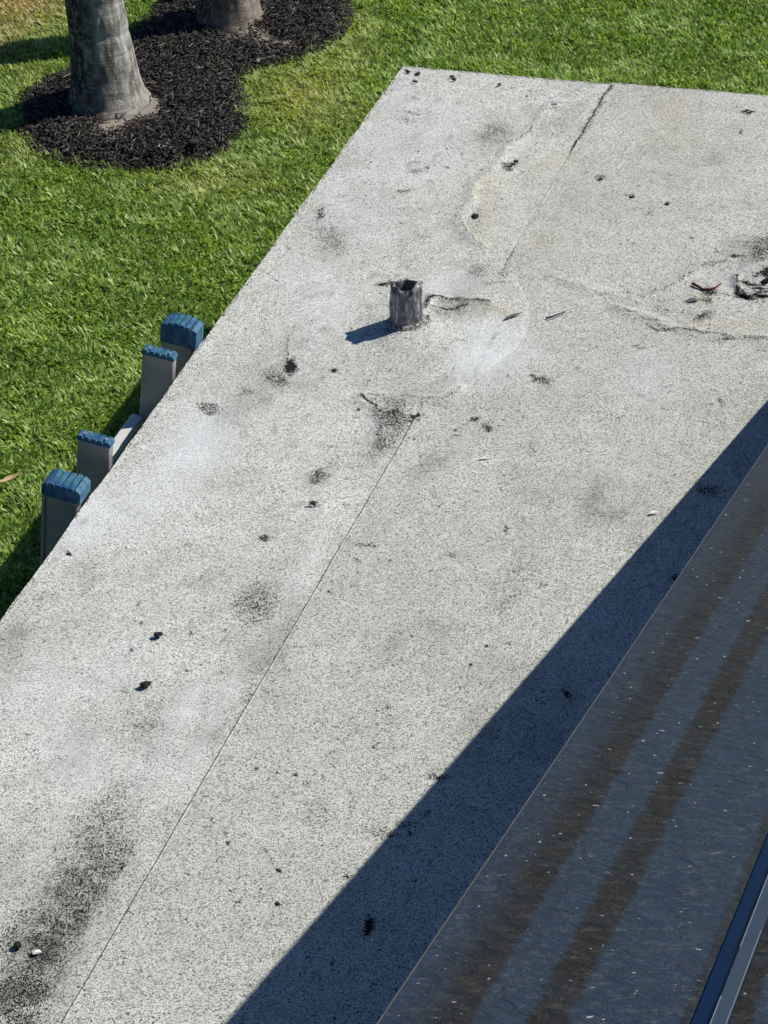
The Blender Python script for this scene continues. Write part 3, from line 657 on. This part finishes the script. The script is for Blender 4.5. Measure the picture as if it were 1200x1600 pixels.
# deck, fascia, walls
def slab(z0, z1, inset, name, mat, length=7.1, width=None):
    wd = width if width is not None else seam_w+1.72
    q = [E1+U*(-inset)+W*inset, E1+W*(wd), E1+W*(wd)-U*length, E1+W*inset-U*length]
    q[1] = q[1]-U*inset
    V = [bp((p[0], p[1], z0)) for p in q]+[bp((p[0], p[1], z1)) for p in q]
    g = MB(); g.add(V, [(0,1,2,3),(4,7,6,5),(0,4,5,1),(1,5,6,2),(2,6,7,3),(3,7,4,0)]); return g.build(name, mat, bldg)
slab(ROOF_Z-.03, ROOF_Z-.007, .006, 'roof_deck', M_bit)
slab(ROOF_Z-.17, ROOF_Z-.031, .012, 'fascia', M_fascia)
slab(0, ROOF_Z-.172, .10, 'wall', M_stucco)

# ------------------------------------------------------------------ vent pipe
pc = at(636, 513, ROOF_Z); kp = (pc-CAM)@FW/FPX
vent = empty('vent_pipe', (pc[0], pc[1], ROOF_Z), 'short crumpled lead sleeved vent pipe standing up from the flat roof', 'vent pipe')
def sleeve():
    ns = 128; H = .139; r0 = 24.6*kp; zs = np.concatenate([np.linspace(.012, H, 70)])
    A = np.linspace(0, 2*np.pi, ns, endpoint=False); rows = []
    crimps = [(-1.95, .20, 1.0), (-1.05, .16, .9), (.15, .22, 1.1), (1.5, .25, .8), (2.55, .22, 1.0), (-2.75, .16, .7)]
    def crimp(a):
        c = np.zeros_like(a)
        for c0, w0, s in crimps: dd = (a-c0+np.pi) % (2*np.pi)-np.pi; c = c+s*np.exp(-(dd/w0)**2)
        return c
    cr = crimp(A); topz = H-.004*(1-np.cos(A*3+.8))*.5+.003*np.sin(A*2+1.2)+.0005*cr-.003
    for z in zs:
        q = z/H; zz = q*topz
        r = r0*(1+.035*np.exp(-z/.02))
        r = r+.0045*(fbm(np.cos(A)*2.2+5, np.sin(A)*2.2+z*26, 41)-.5)*2
        top = np.clip((q-.55)/.45, 0, 1)**1.6
        r = r-(1-cr)*.006*top+cr*.0045*top-.009*np.clip((q-.9)/.1, 0, 1)**1.5*(1-.7*cr)
        rows.append(np.stack([np.cos(A)*r, np.sin(A)*r*.97, zz], 1))
    # folded over the rim and down inside
    for i, q in enumerate(np.linspace(0, 1, 16)):
        r = r0-.010*(1-.6*cr)-.012*q**.5-.002*cr; lift = .003*math.sin(min(1, q*3)*math.pi)
        rows.append(np.stack([np.cos(A)*r, np.sin(A)*r*.97, topz+lift-.075*q**1.6], 1))
    P = np.concatenate(rows); n = len(rows); idx = np.arange(n*ns).reshape(n, ns); nx = np.roll(idx, -1, 1)
    F = np.stack([idx[:-1], nx[:-1], nx[1:], idx[1:]], -1).reshape(-1, 4)
    return mesh_np('lead_sleeve', P, F, smooth=True)
link('lead_sleeve', sleeve(), vent, M_lead)
g = MB(); g.tube([(0,0,0),(0,0,.075)], .023, 20); g.build('inner_pipe', M_pipe, vent)
# granule crusted collar at the base
A = np.linspace(0, 2*np.pi, 72, endpoint=False); rows = []
for i, (rr, zz) in enumerate(((1.50, .006), (1.36, .016), (1.22, .024), (1.10, .032), (1.00, .034))):
    r = 24*kp*rr*(1+.06*(fbm(np.cos(A)*5+9, np.sin(A)*5+9, 8+i)-.5)); rows.append(np.stack([np.cos(A)*r, np.sin(A)*r, zz+.010*(fbm(np.cos(A)*6+9, np.sin(A)*6+9, 18+i)-.5)], 1))
idx = np.arange(5*72).reshape(5, 72); nx = np.roll(idx, -1, 1)
me = mesh_np('collar', np.concatenate(rows), np.stack([idx[:-1], nx[:-1], nx[1:], idx[1:]], -1).reshape(-1, 4), smooth=True)
attr(me, 'loss', np.clip(.50+.3*(rng.random(360)-.5), 0, 1)); attr(me, 'pale', np.zeros(360)); attr(me, 'tan', np.zeros(360)); attr(me, 'grime', np.full(360, .25))
link('collar', me, vent, M_cap)

# ------------------------------------------------------------------ ladder
# local axes: X towards the roof, Y along the roof edge (away), Z up
LEAN = .16
ladder = empty('folding_ladder', (0, 0, 0), 'grey folding ladder with four blue rubber feet upturned against the left roof edge', 'ladder')
inw = -OUT
yax = U; zax = np.array([inw[0]*LEAN, inw[1]*LEAN, 1.0]); zax /= np.linalg.norm(zax); xax = np.cross(yax, zax)
REF = at(215, 675, ROOF_Z); tE = (REF-E1)@U; O = E1+U*tE; O = O+OUT*.012; O[2] = ROOF_Z
ladder.matrix_world = Matrix(((xax[0], yax[0], zax[0], O[0]), (xax[1], yax[1], zax[1], O[1]), (xax[2], yax[2], zax[2], O[2]), (0, 0, 0, 1)))
DOWN = -.84
def along(px, py, z):
    P = at(px, py, ROOF_Z+z); return (P-O)@yax, (P-O)@xax
def rail(y0, y1, x0, x1, top, lip):
    # box rail with shallow flanges standing proud on the front face
    g = MB(); g.box((x0, y0, DOWN), (x1, y1, top))
    o = g.build('rail', M_alu, ladder, bevel=.003)
    if lip:
        g = MB(); g.box((x0-.002, y0-.006, DOWN), (x0+.006, y0, top-.004)); g.box((x1-.006, y0-.006, DOWN), (x1+.002, y0, top-.004)); g.build('flange', M_alu, o, bevel=.0015)
    return o
def foot_inner(y0, y1, x0, x1, top):
    n = 5; prof = [(x0-.001, top), (x1+.001, top)]; hgt = .015
    # ribs across the top
    xs = []; pitch = (x1-x0)/n; pr = [(x1+.002, top), (x1+.002, top+hgt*.55), (x1-.004, top+hgt)]
    for i in range(n-1, 0, -1):
        xx = x0+i*pitch; pr += [(xx+.0032, top+hgt), (xx+.0018, top+hgt-.007), (xx-.0018, top+hgt-.007), (xx-.0032, top+hgt)]
    pr += [(x0+.004, top+hgt), (x0-.002, top+hgt*.55), (x0-.002, top)]
    g = MB(); g.prism([(a, b) for a, b in pr][::-1], y0-.002, y1+.002)
    o = g.build('rubber_foot', M_rub, ladder, bevel=.0008)
    for xx in (x0+.016, x1-.014):
        MB().tube([(xx, (y0+y1)/2, top+hgt-.003), (xx, (y0+y1)/2, top+hgt+.002)], [.0058, .0048], 12).build('rivet', M_screw, o)
    return o
def foot_outer(y0, y1, x0, x1, top, dome, drop=.030, hgt=.012):
    n = 6; xa, xb = x0-.002, x1+.012; wd = xb-xa; N = 48; pts = []
    def zt(x):
        q = (x-xa)/wd*2-1
        return top+hgt+(dome*(1-q*q) if dome else -.010*max(0, abs(q)-.82)/.18)
    up = []
    for i in range(n, -1, -1):
        xx = xa+wd*i/n
        if 0 < i < n: up += [(xx+.0030, zt(xx+.0030)), (xx+.0016, zt(xx)-.009), (xx-.0016, zt(xx)-.009), (xx-.0030, zt(xx-.0030))]
        else: up += [(xx, zt(xx))]
        if i > 0 and dome:
            xm = xa+wd*(i-.5)/n; up += [(xm, zt(xm))]
    pr = [(xb, top-drop), ]+up+[(xa, top-drop)]
    g = MB(); g.prism(pr[::-1], y0, y1)
    # side plates hugging the rail
    return g.build('rubber_foot', M_rub, ladder, bevel=.001)
TOPH = .045
# positions along the edge from the photograph
yi_f, _ = along(154, 698, TOPH); yi_r, _ = along(253, 563, TOPH); yo_f, _ = along(128, 770, TOPH); yo_r, _ = along(300, 524, TOPH)
X0, X1 = -.090, -.002
print('ladder y', yi_f, yi_r, yo_f, yo_r)
for y in (yi_f, yi_r):
    rail(y, y+.026, X0, X1, TOPH, False); foot_inner(y, y+.026, X0, X1, TOPH)
rail(yo_f, yo_f+.028, X0, X1, TOPH-.002, True); foot_outer(yo_f-.010, yo_f+.055, X0, X1, TOPH+.0, 0)
rail(yo_r, yo_r+.028, X0, X1, TOPH-.002, False); foot_outer(yo_r-.004, yo_r+.052, X0, X1, TOPH+.0, .014, drop=.042)
for i in range(3):                                      # rungs: flattened tubes
    z = -.165-i*.28
    g = MB(); q = [(X0-.022, z-.012), (X0+.012, z-.012), (X0+.015, z), (X0+.010, z+.012), (X0-.018, z+.012), (X0-.025, z)]
    g.prism(q, yi_f+.026, yi_r); g.build('rung', M_bright, ladder, bevel=.002)
for i in range(2):
    z = -.25-i*.25
    for a, b in ((yo_f+.028, yi_f), (yi_r+.026, yo_r)):
        g = MB(); g.prism([(X0+.02, z-.012), (X0+.06, z-.012), (X0+.06, z+.012), (X0+.02, z+.012)], a, b); g.build('rung', M_alu, ladder, bevel=.002)

# ------------------------------------------------------------------ sloping dark pan roof (lower right)
Sa = at(350, 1600, ROOF_Z); Sb = at(1200, 625, ROOF_Z); npl = np.cross(Sb-Sa, SUNV)   # the rake edge throws the broad shadow
def on_caster(x, y): d = ray(x, y); return CAM+d*(((Sa-CAM)@npl)/(d@npl))
Pa = on_caster(590, 1600); H1 = Pa[2]-ROOF_Z
D = on_caster(1200, 695)-Pa; D = D/np.linalg.norm(D)     # the pans run downhill away from the viewer
LAT = np.array([D[1], -D[0], 0.0]); LAT /= np.linalg.norm(LAT); NRM = np.cross(LAT, D); NRM *= np.sign(NRM[2])
def pcoord(x, y):
    d = ray(x, y); p_ = CAM+d*(((Pa-CAM)@NRM)/(d@NRM))-Pa; return p_@D, p_@LAT
if __name__ == '__main__':
    for q in ((725,1600),(1154,892),(645,1600),(900,1150),(850,1600),(1112,1058),(900,1600),(1162,1058),(1072,1600),(1200,1307),(1105,1600),(1200,1379),(1131,1600),(1200,1434),(1168,1600),(1200,1526),(1200,695),(1200,1600)): print(q, ['%.3f' % k for k in pcoord(*q)])
lean_to = empty('lean_to_roof', (Pa[0], Pa[1], ROOF_Z), 'dark glossy metal pan roof sloping beside the shaded strip of the flat roof', 'roof')
LM = Matrix(((D[0], LAT[0], NRM[0], 0), (D[1], LAT[1], NRM[1], 0), (D[2], LAT[2], NRM[2], H1), (0, 0, 0, 1)))
UEND = (H1-.10)/abs(D[2]); UBEG = -1.5
def pan_mat():
    t = NT('dark_pan_metal', .3, .5); v = t.co(); sep = t.new('ShaderNodeSeparateXYZ'); t.l.new(v, sep.inputs[0])
    wob = t.noise(t.mapping(v, (10, 5, 1)), 3.0, 5, .7); wob2 = t.noise(t.mapping(v, (60, 14, 1)), 1.0, 3, .6)
    lat = t.math('ADD', sep.outputs[1], t.math('MULTIPLY', t.math('SUBTRACT', wob, .5), .024)); lat = t.math('ADD', lat, t.math('MULTIPLY', t.math('SUBTRACT', wob2, .5), .016))
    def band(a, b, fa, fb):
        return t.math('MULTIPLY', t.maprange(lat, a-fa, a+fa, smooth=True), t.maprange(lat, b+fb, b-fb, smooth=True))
    B = REFL_BANDS; f = None  # dark reflections painted into the pan colour as brown bands
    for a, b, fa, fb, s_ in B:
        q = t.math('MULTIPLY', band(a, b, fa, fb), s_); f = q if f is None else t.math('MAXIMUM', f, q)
    n = t.noise(v, 7, 6, .6); fine = t.noise(t.mapping(v, (26, 12, 1)), 3, 5, .75, 1.2)
    base = t.mix(n, (.018, .030, .054), (.027, .041, .064)); base = t.mix(t.math('MULTIPLY', t.maprange(fine, .52, .74), .42), base, (.10, .115, .13))
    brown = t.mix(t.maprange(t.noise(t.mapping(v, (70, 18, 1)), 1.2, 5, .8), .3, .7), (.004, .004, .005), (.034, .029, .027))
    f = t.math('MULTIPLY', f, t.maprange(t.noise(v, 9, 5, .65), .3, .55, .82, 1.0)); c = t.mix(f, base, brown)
    # colour blends to a flat dark grey towards the far end
    far_grey = t.math('MULTIPLY', t.maprange(sep.outputs[0], .9, 2.6), .55); c = t.mix(far_grey, c, (.030, .031, .033))
    t.color(c); t.put(t.p.inputs['Roughness'], t.maprange(fine, .3, .7, .30, .50)); t.p.inputs['Specular IOR Level'].default_value = .3
    rip = t.noise(t.mapping(v, (60, 22, 1)), 1.0, 4, .65, .6); t.bump(t.math('ADD', rip, t.math('MULTIPLY', fine, .3)), .9, .010)
    return t.m
REFL_BANDS = [(.038, .080, .016, .004, .95), (.016, .045, .010, .015, .35), (.130, .165, .005, .005, 1.0), (.266, .278, .003, .004, .7), (.092, .098, .005, .005, .2),
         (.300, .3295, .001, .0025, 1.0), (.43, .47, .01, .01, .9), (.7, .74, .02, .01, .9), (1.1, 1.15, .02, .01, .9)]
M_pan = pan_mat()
M_navy = simple('navy_recess_shade', (.0006, .010, .040), .35, .3, var=.08, scale=3)  # blue shade of the recess painted as navy; the channel floor is shallow
M_trim = simple('edge_trim', (.13, .135, .12), .35, .5, metal=.3, var=.3, scale=14)
M_cap2 = simple('seam_cap', (.034, .050, .074), .35, .4, var=.15, scale=20)
M_fleck = simple('pale_fleck', (.50, .51, .48), .5, .4, var=.4)
def lt(o): o.matrix_basis = LM; return o
def pan(l0, l1, name):
    us = np.linspace(UBEG, UEND, 200); ls = np.linspace(l0, l1, 40); Ug, Lg = np.meshgrid(us, ls, indexing='ij')
    Z = .0004*(fbm(Ug*30, Lg*14, 5)-.5)*2
    idx = np.arange(Ug.size).reshape(Ug.shape); F = np.stack([idx[:-1, :-1], idx[1:, :-1], idx[1:, 1:], idx[:-1, 1:]], -1).reshape(-1, 4)
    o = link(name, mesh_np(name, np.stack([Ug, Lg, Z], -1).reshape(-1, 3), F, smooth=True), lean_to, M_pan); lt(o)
    g = MB(); g.box((UBEG, l0, -.041), (UEND, l1, -.004)); b = g.build('pan_core', M_navy, o)
    return o
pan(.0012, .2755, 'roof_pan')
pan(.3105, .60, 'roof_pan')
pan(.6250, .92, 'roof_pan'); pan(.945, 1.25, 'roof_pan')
for a, b in ((.2760, .2938), (.6015, .6235), (.9215, .9435)):
    g = MB(); g.box((UBEG, a, -.040), (UEND, b, -.0025)); lt(g.build('gutter_channel', M_navy, lean_to))
g = MB(); g.box((UBEG, .2943, -.056), (UEND, .3100, .003)); sc = lt(g.build('seam_cap', M_cap2, lean_to, bevel=.0006))
for a, b in ((.2946, .2952), (.3086, .3091)):
    g = MB()
    u = UBEG
    while u < UEND:
        L = rnd.uniform(.05, .35); g.box((u, a, .0031), (min(u+L, UEND), b, .0040)); u += L+rnd.uniform(.01, .12)
    g.build('bead', M_screw, sc)
g = MB(); g.box((UBEG, -.0006, -.030), (UEND, .0006, .0012)); lt(g.build('edge_trim', M_trim, lean_to))
g = MB(); g.box((UBEG, .002, -.13), (UEND-.4, .022, -.032)); lt(g.build('fascia', M_cap2, lean_to))
# side wall under the rake
A0 = np.array([0, 0, H1])+D*UBEG+LAT*.03-NRM*.135; A1 = np.array([0, 0, H1])+D*(UEND-.75)+LAT*.03-NRM*.135
g = MB(); v0 = [A0, A1, np.array([A1[0], A1[1], .01]), np.array([A0[0], A0[1], .01])]; v1 = [p+LAT*.08 for p in v0]
g.add(v0+v1, [(0,1,2,3),(7,6,5,4),(0,4,5,1),(1,5,6,2),(2,6,7,3),(3,7,4,0)]); g.build('side_wall', M_stucco, lean_to)
# pale flecks and dust stuck to the pans
def flecks():
    g = MB()
    for i in range(520):
        u = rnd.uniform(-.4, 3.0); l = rnd.choice((rnd.uniform(.008, .272), rnd.uniform(.008, .272), rnd.uniform(.314, .59))); big = rnd.random() < .12
        L = rnd.uniform(.0006, .0022)*(2.0 if big else 1); w2 = rnd.uniform(.00015, .0004)*(1.6 if big else 1); a = rnd.gauss(1.25, .45); z = .0009
        c, s = math.cos(a), math.sin(a); bend = rnd.uniform(-.3, .3)*L
        P = [(-L, -w2), (0, -w2+bend), (L, -w2*.4), (L, w2*.4), (0, w2+bend), (-L, w2)]
        V = [(u+x*c-y*s, l+x*s+y*c, z) for x, y in P]+[(u+x*c-y*s, l+x*s+y*c, z-.001) for x, y in P]
        g.add(V, [(0,1,2,3,4,5)]+[((j+1) % 6, j, j+6, (j+1) % 6+6) for j in range(6)])
    return g
o = lt(flecks().build('fleck', M_fleck, lean_to)); o['kind'] = 'stuff'

# ------------------------------------------------------------------ litter on the flat roof
RZ = ROOF_Z+.006
leaf(803, 497, RZ, .062, .016, .55, (.12, .10, .09), 'long grey brown leaf right of the vent pipe', curl=.25, seed=4, tail=.7)
leaf(1082, 474, RZ+.004, .034, .022, .2, (.11, .105, .10), 'small slate grey leaf under the reddish twig', curl=.1, seed=6, tail=.2)
leaf(1071, 815, RZ, .040, .012, .9, (.55, .56, .56), 'pale translucent leaf lying in the broad shadow', curl=.15, seed=7, tail=.2)
leaf(1022, 804, RZ, .026, .010, .2, (.85, .84, .80), 'small white flake at the border of the broad shadow', name='flake', cat='flake', curl=.1, seed=9, tail=.2)
leaf(758, 719, RZ, .030, .008, .15, (.82, .81, .77), 'white scrap below the pair of black spots', name='flake', cat='flake', curl=.1, seed=11, tail=.3)
leaf(491, 788, RZ, .022, .010, -.2, (.10, .035, .025), 'tiny reddish dead leaf left of the lap seam', curl=.2, seed=12)
leaf(651, 654, RZ+.004, .030, .010, .1, (.035, .03, .028), 'dark dead leaf at the cracked patch below the vent pipe', curl=.3, seed=13)
def twig(pts, r, lab, col, name='twig'):
    g = MB(); P = [at(x, y, RZ+h) for x, y, h in pts]; n = len(P); g.tube(P, [r*(1-.6*i/n) for i in range(n)], 6)
    tag(g.build(name, simple(name+'_bark', col, .7, .3, var=.3, scale=90), smooth=True), lab, 'twig')
twig([(853,497,.004),(862,495,.008),(872,491,.010),(884,487,.005)], .0028, 'short straight black twig right of the long leaf', (.03,.027,.025))
twig([(1082,443,.010),(1090,447,.012),(1098,452,.010),(1108,452,.012),(1118,449,.010),(1127,443,.006)], .0042, 'curved dark red twig near the torn patch at the right border', (.11,.018,.022))
twig([(905,214,.004),(897,230,.006)], .002, 'thin black sliver at the lower end of the dark seam crack', (.03,.027,.025))
def shard(poly, h0, h1, lab):
    """lifted scrap of torn roofing: outline in image pixels, first half lies down, second half stands proud"""
    n = len(poly); g = MB(); P = [at(x, y, RZ+(h0 if k < n//2 else h1)) for k, (x, y) in enumerate(poly)]; Q = [p-np.array([0, 0, .0025]) for p in P]
    g.add(P+Q, [tuple(range(n)), tuple(range(2*n-1, n-1, -1))]+[((k+1) % n, k, k+n, (k+1) % n+n) for k in range(n)])
    tag(g.build('torn_flap', M_flap), lab, 'roofing scrap')
shard([(1176,452),(1200,438),(1216,430),(1214,462),(1196,464),(1184,462)], .002, .014, 'largest lifted black flap of torn roofing cut by the right border')
shard([(1153,446),(1158,442),(1163,452),(1174,461),(1170,465),(1158,459)], .002, .014, 'hooked black flap of torn roofing left of the largest flap')
shard([(1144,469),(1158,466),(1186,468),(1184,472),(1160,474),(1148,473)], .002, .006, 'long low black strip of torn roofing below the flaps at the right border')
shard([(1100,462),(1107,456),(1114,459),(1112,467),(1106,470),(1101,468)], .001, .008, 'black clod of torn roofing between red twig and slate leaf')
shard([(1187,436),(1204,424),(1210,428),(1208,436),(1198,441),(1190,440)], .002, .016, 'upper black flap of torn roofing above the largest flap')
def lump(px, py, r, lab, col=(.02,.019,.018), sq=(1,1), rot=0, seed=1, flat=.5, name='bitumen_lump', cat='lump', grp=None):
    return stone(px, py, RZ, r, lab, col=col, flat=flat, name=name, cat=cat, sq=sq, rot=rot, seed=seed, grp=grp)
lump(743, 339, .0105, 'black square lump on the yellowish blister above the vent pipe', sq=(.8,1.35), rot=.2, seed=3)
lump(247, 993, .010, 'black crumb on the pale roof above the other left side crumb', sq=(1,.8), seed=4, flat=.6)
lump(227, 1071, .012, 'black oblong crumb lowest on the clean left part of the roof', sq=(1.1,.7), rot=.5, seed=5, flat=.5)
lump(27, 1478, .009, 'black lump at the left border in the worn dark area', seed=6)
lump(57, 1488, .0085, 'white pebble in the worn dark area at lower left', col=(.85,.85,.84), sq=(1.1,.75), seed=7, flat=.35, name='pebble', cat='pebble')
lump(806, 253, .007, 'small black crumb beside the dark scuff near the far seam', seed=8)
for i, (x, y, a) in enumerate(((637,112,-.6),(653,115,.7),(648,128,-.5),(709,125,-.6),(706,120,.2),(780,132,.8))):
    lump(x, y, .0085, ['leftmost black chip at the far left roof corner','black chip second from the far left roof corner','lowest black chip near the far left roof corner','lower of two black chips along the far edge','upper of two black chips along the far edge','single black chip midway along the far edge'][i],
         sq=(1.1,.35), rot=a, seed=20+i, name='chip', cat='chip', grp='black chips along the far roof edge', flat=.35)
for i, (x, y, lab) in enumerate(((938,281,'round dark crumb right of the far seam, nearest to it'),(987,309,'round dark crumb in the middle of the far right roof'),(1042,320,'flat dark crumb farthest right on the far roof'))):
    lump(x, y, .0075, lab, sq=(1.1,.8), seed=40+i, grp='dark crumbs on the far right roof', flat=.4, name='crumb', cat='crumb')
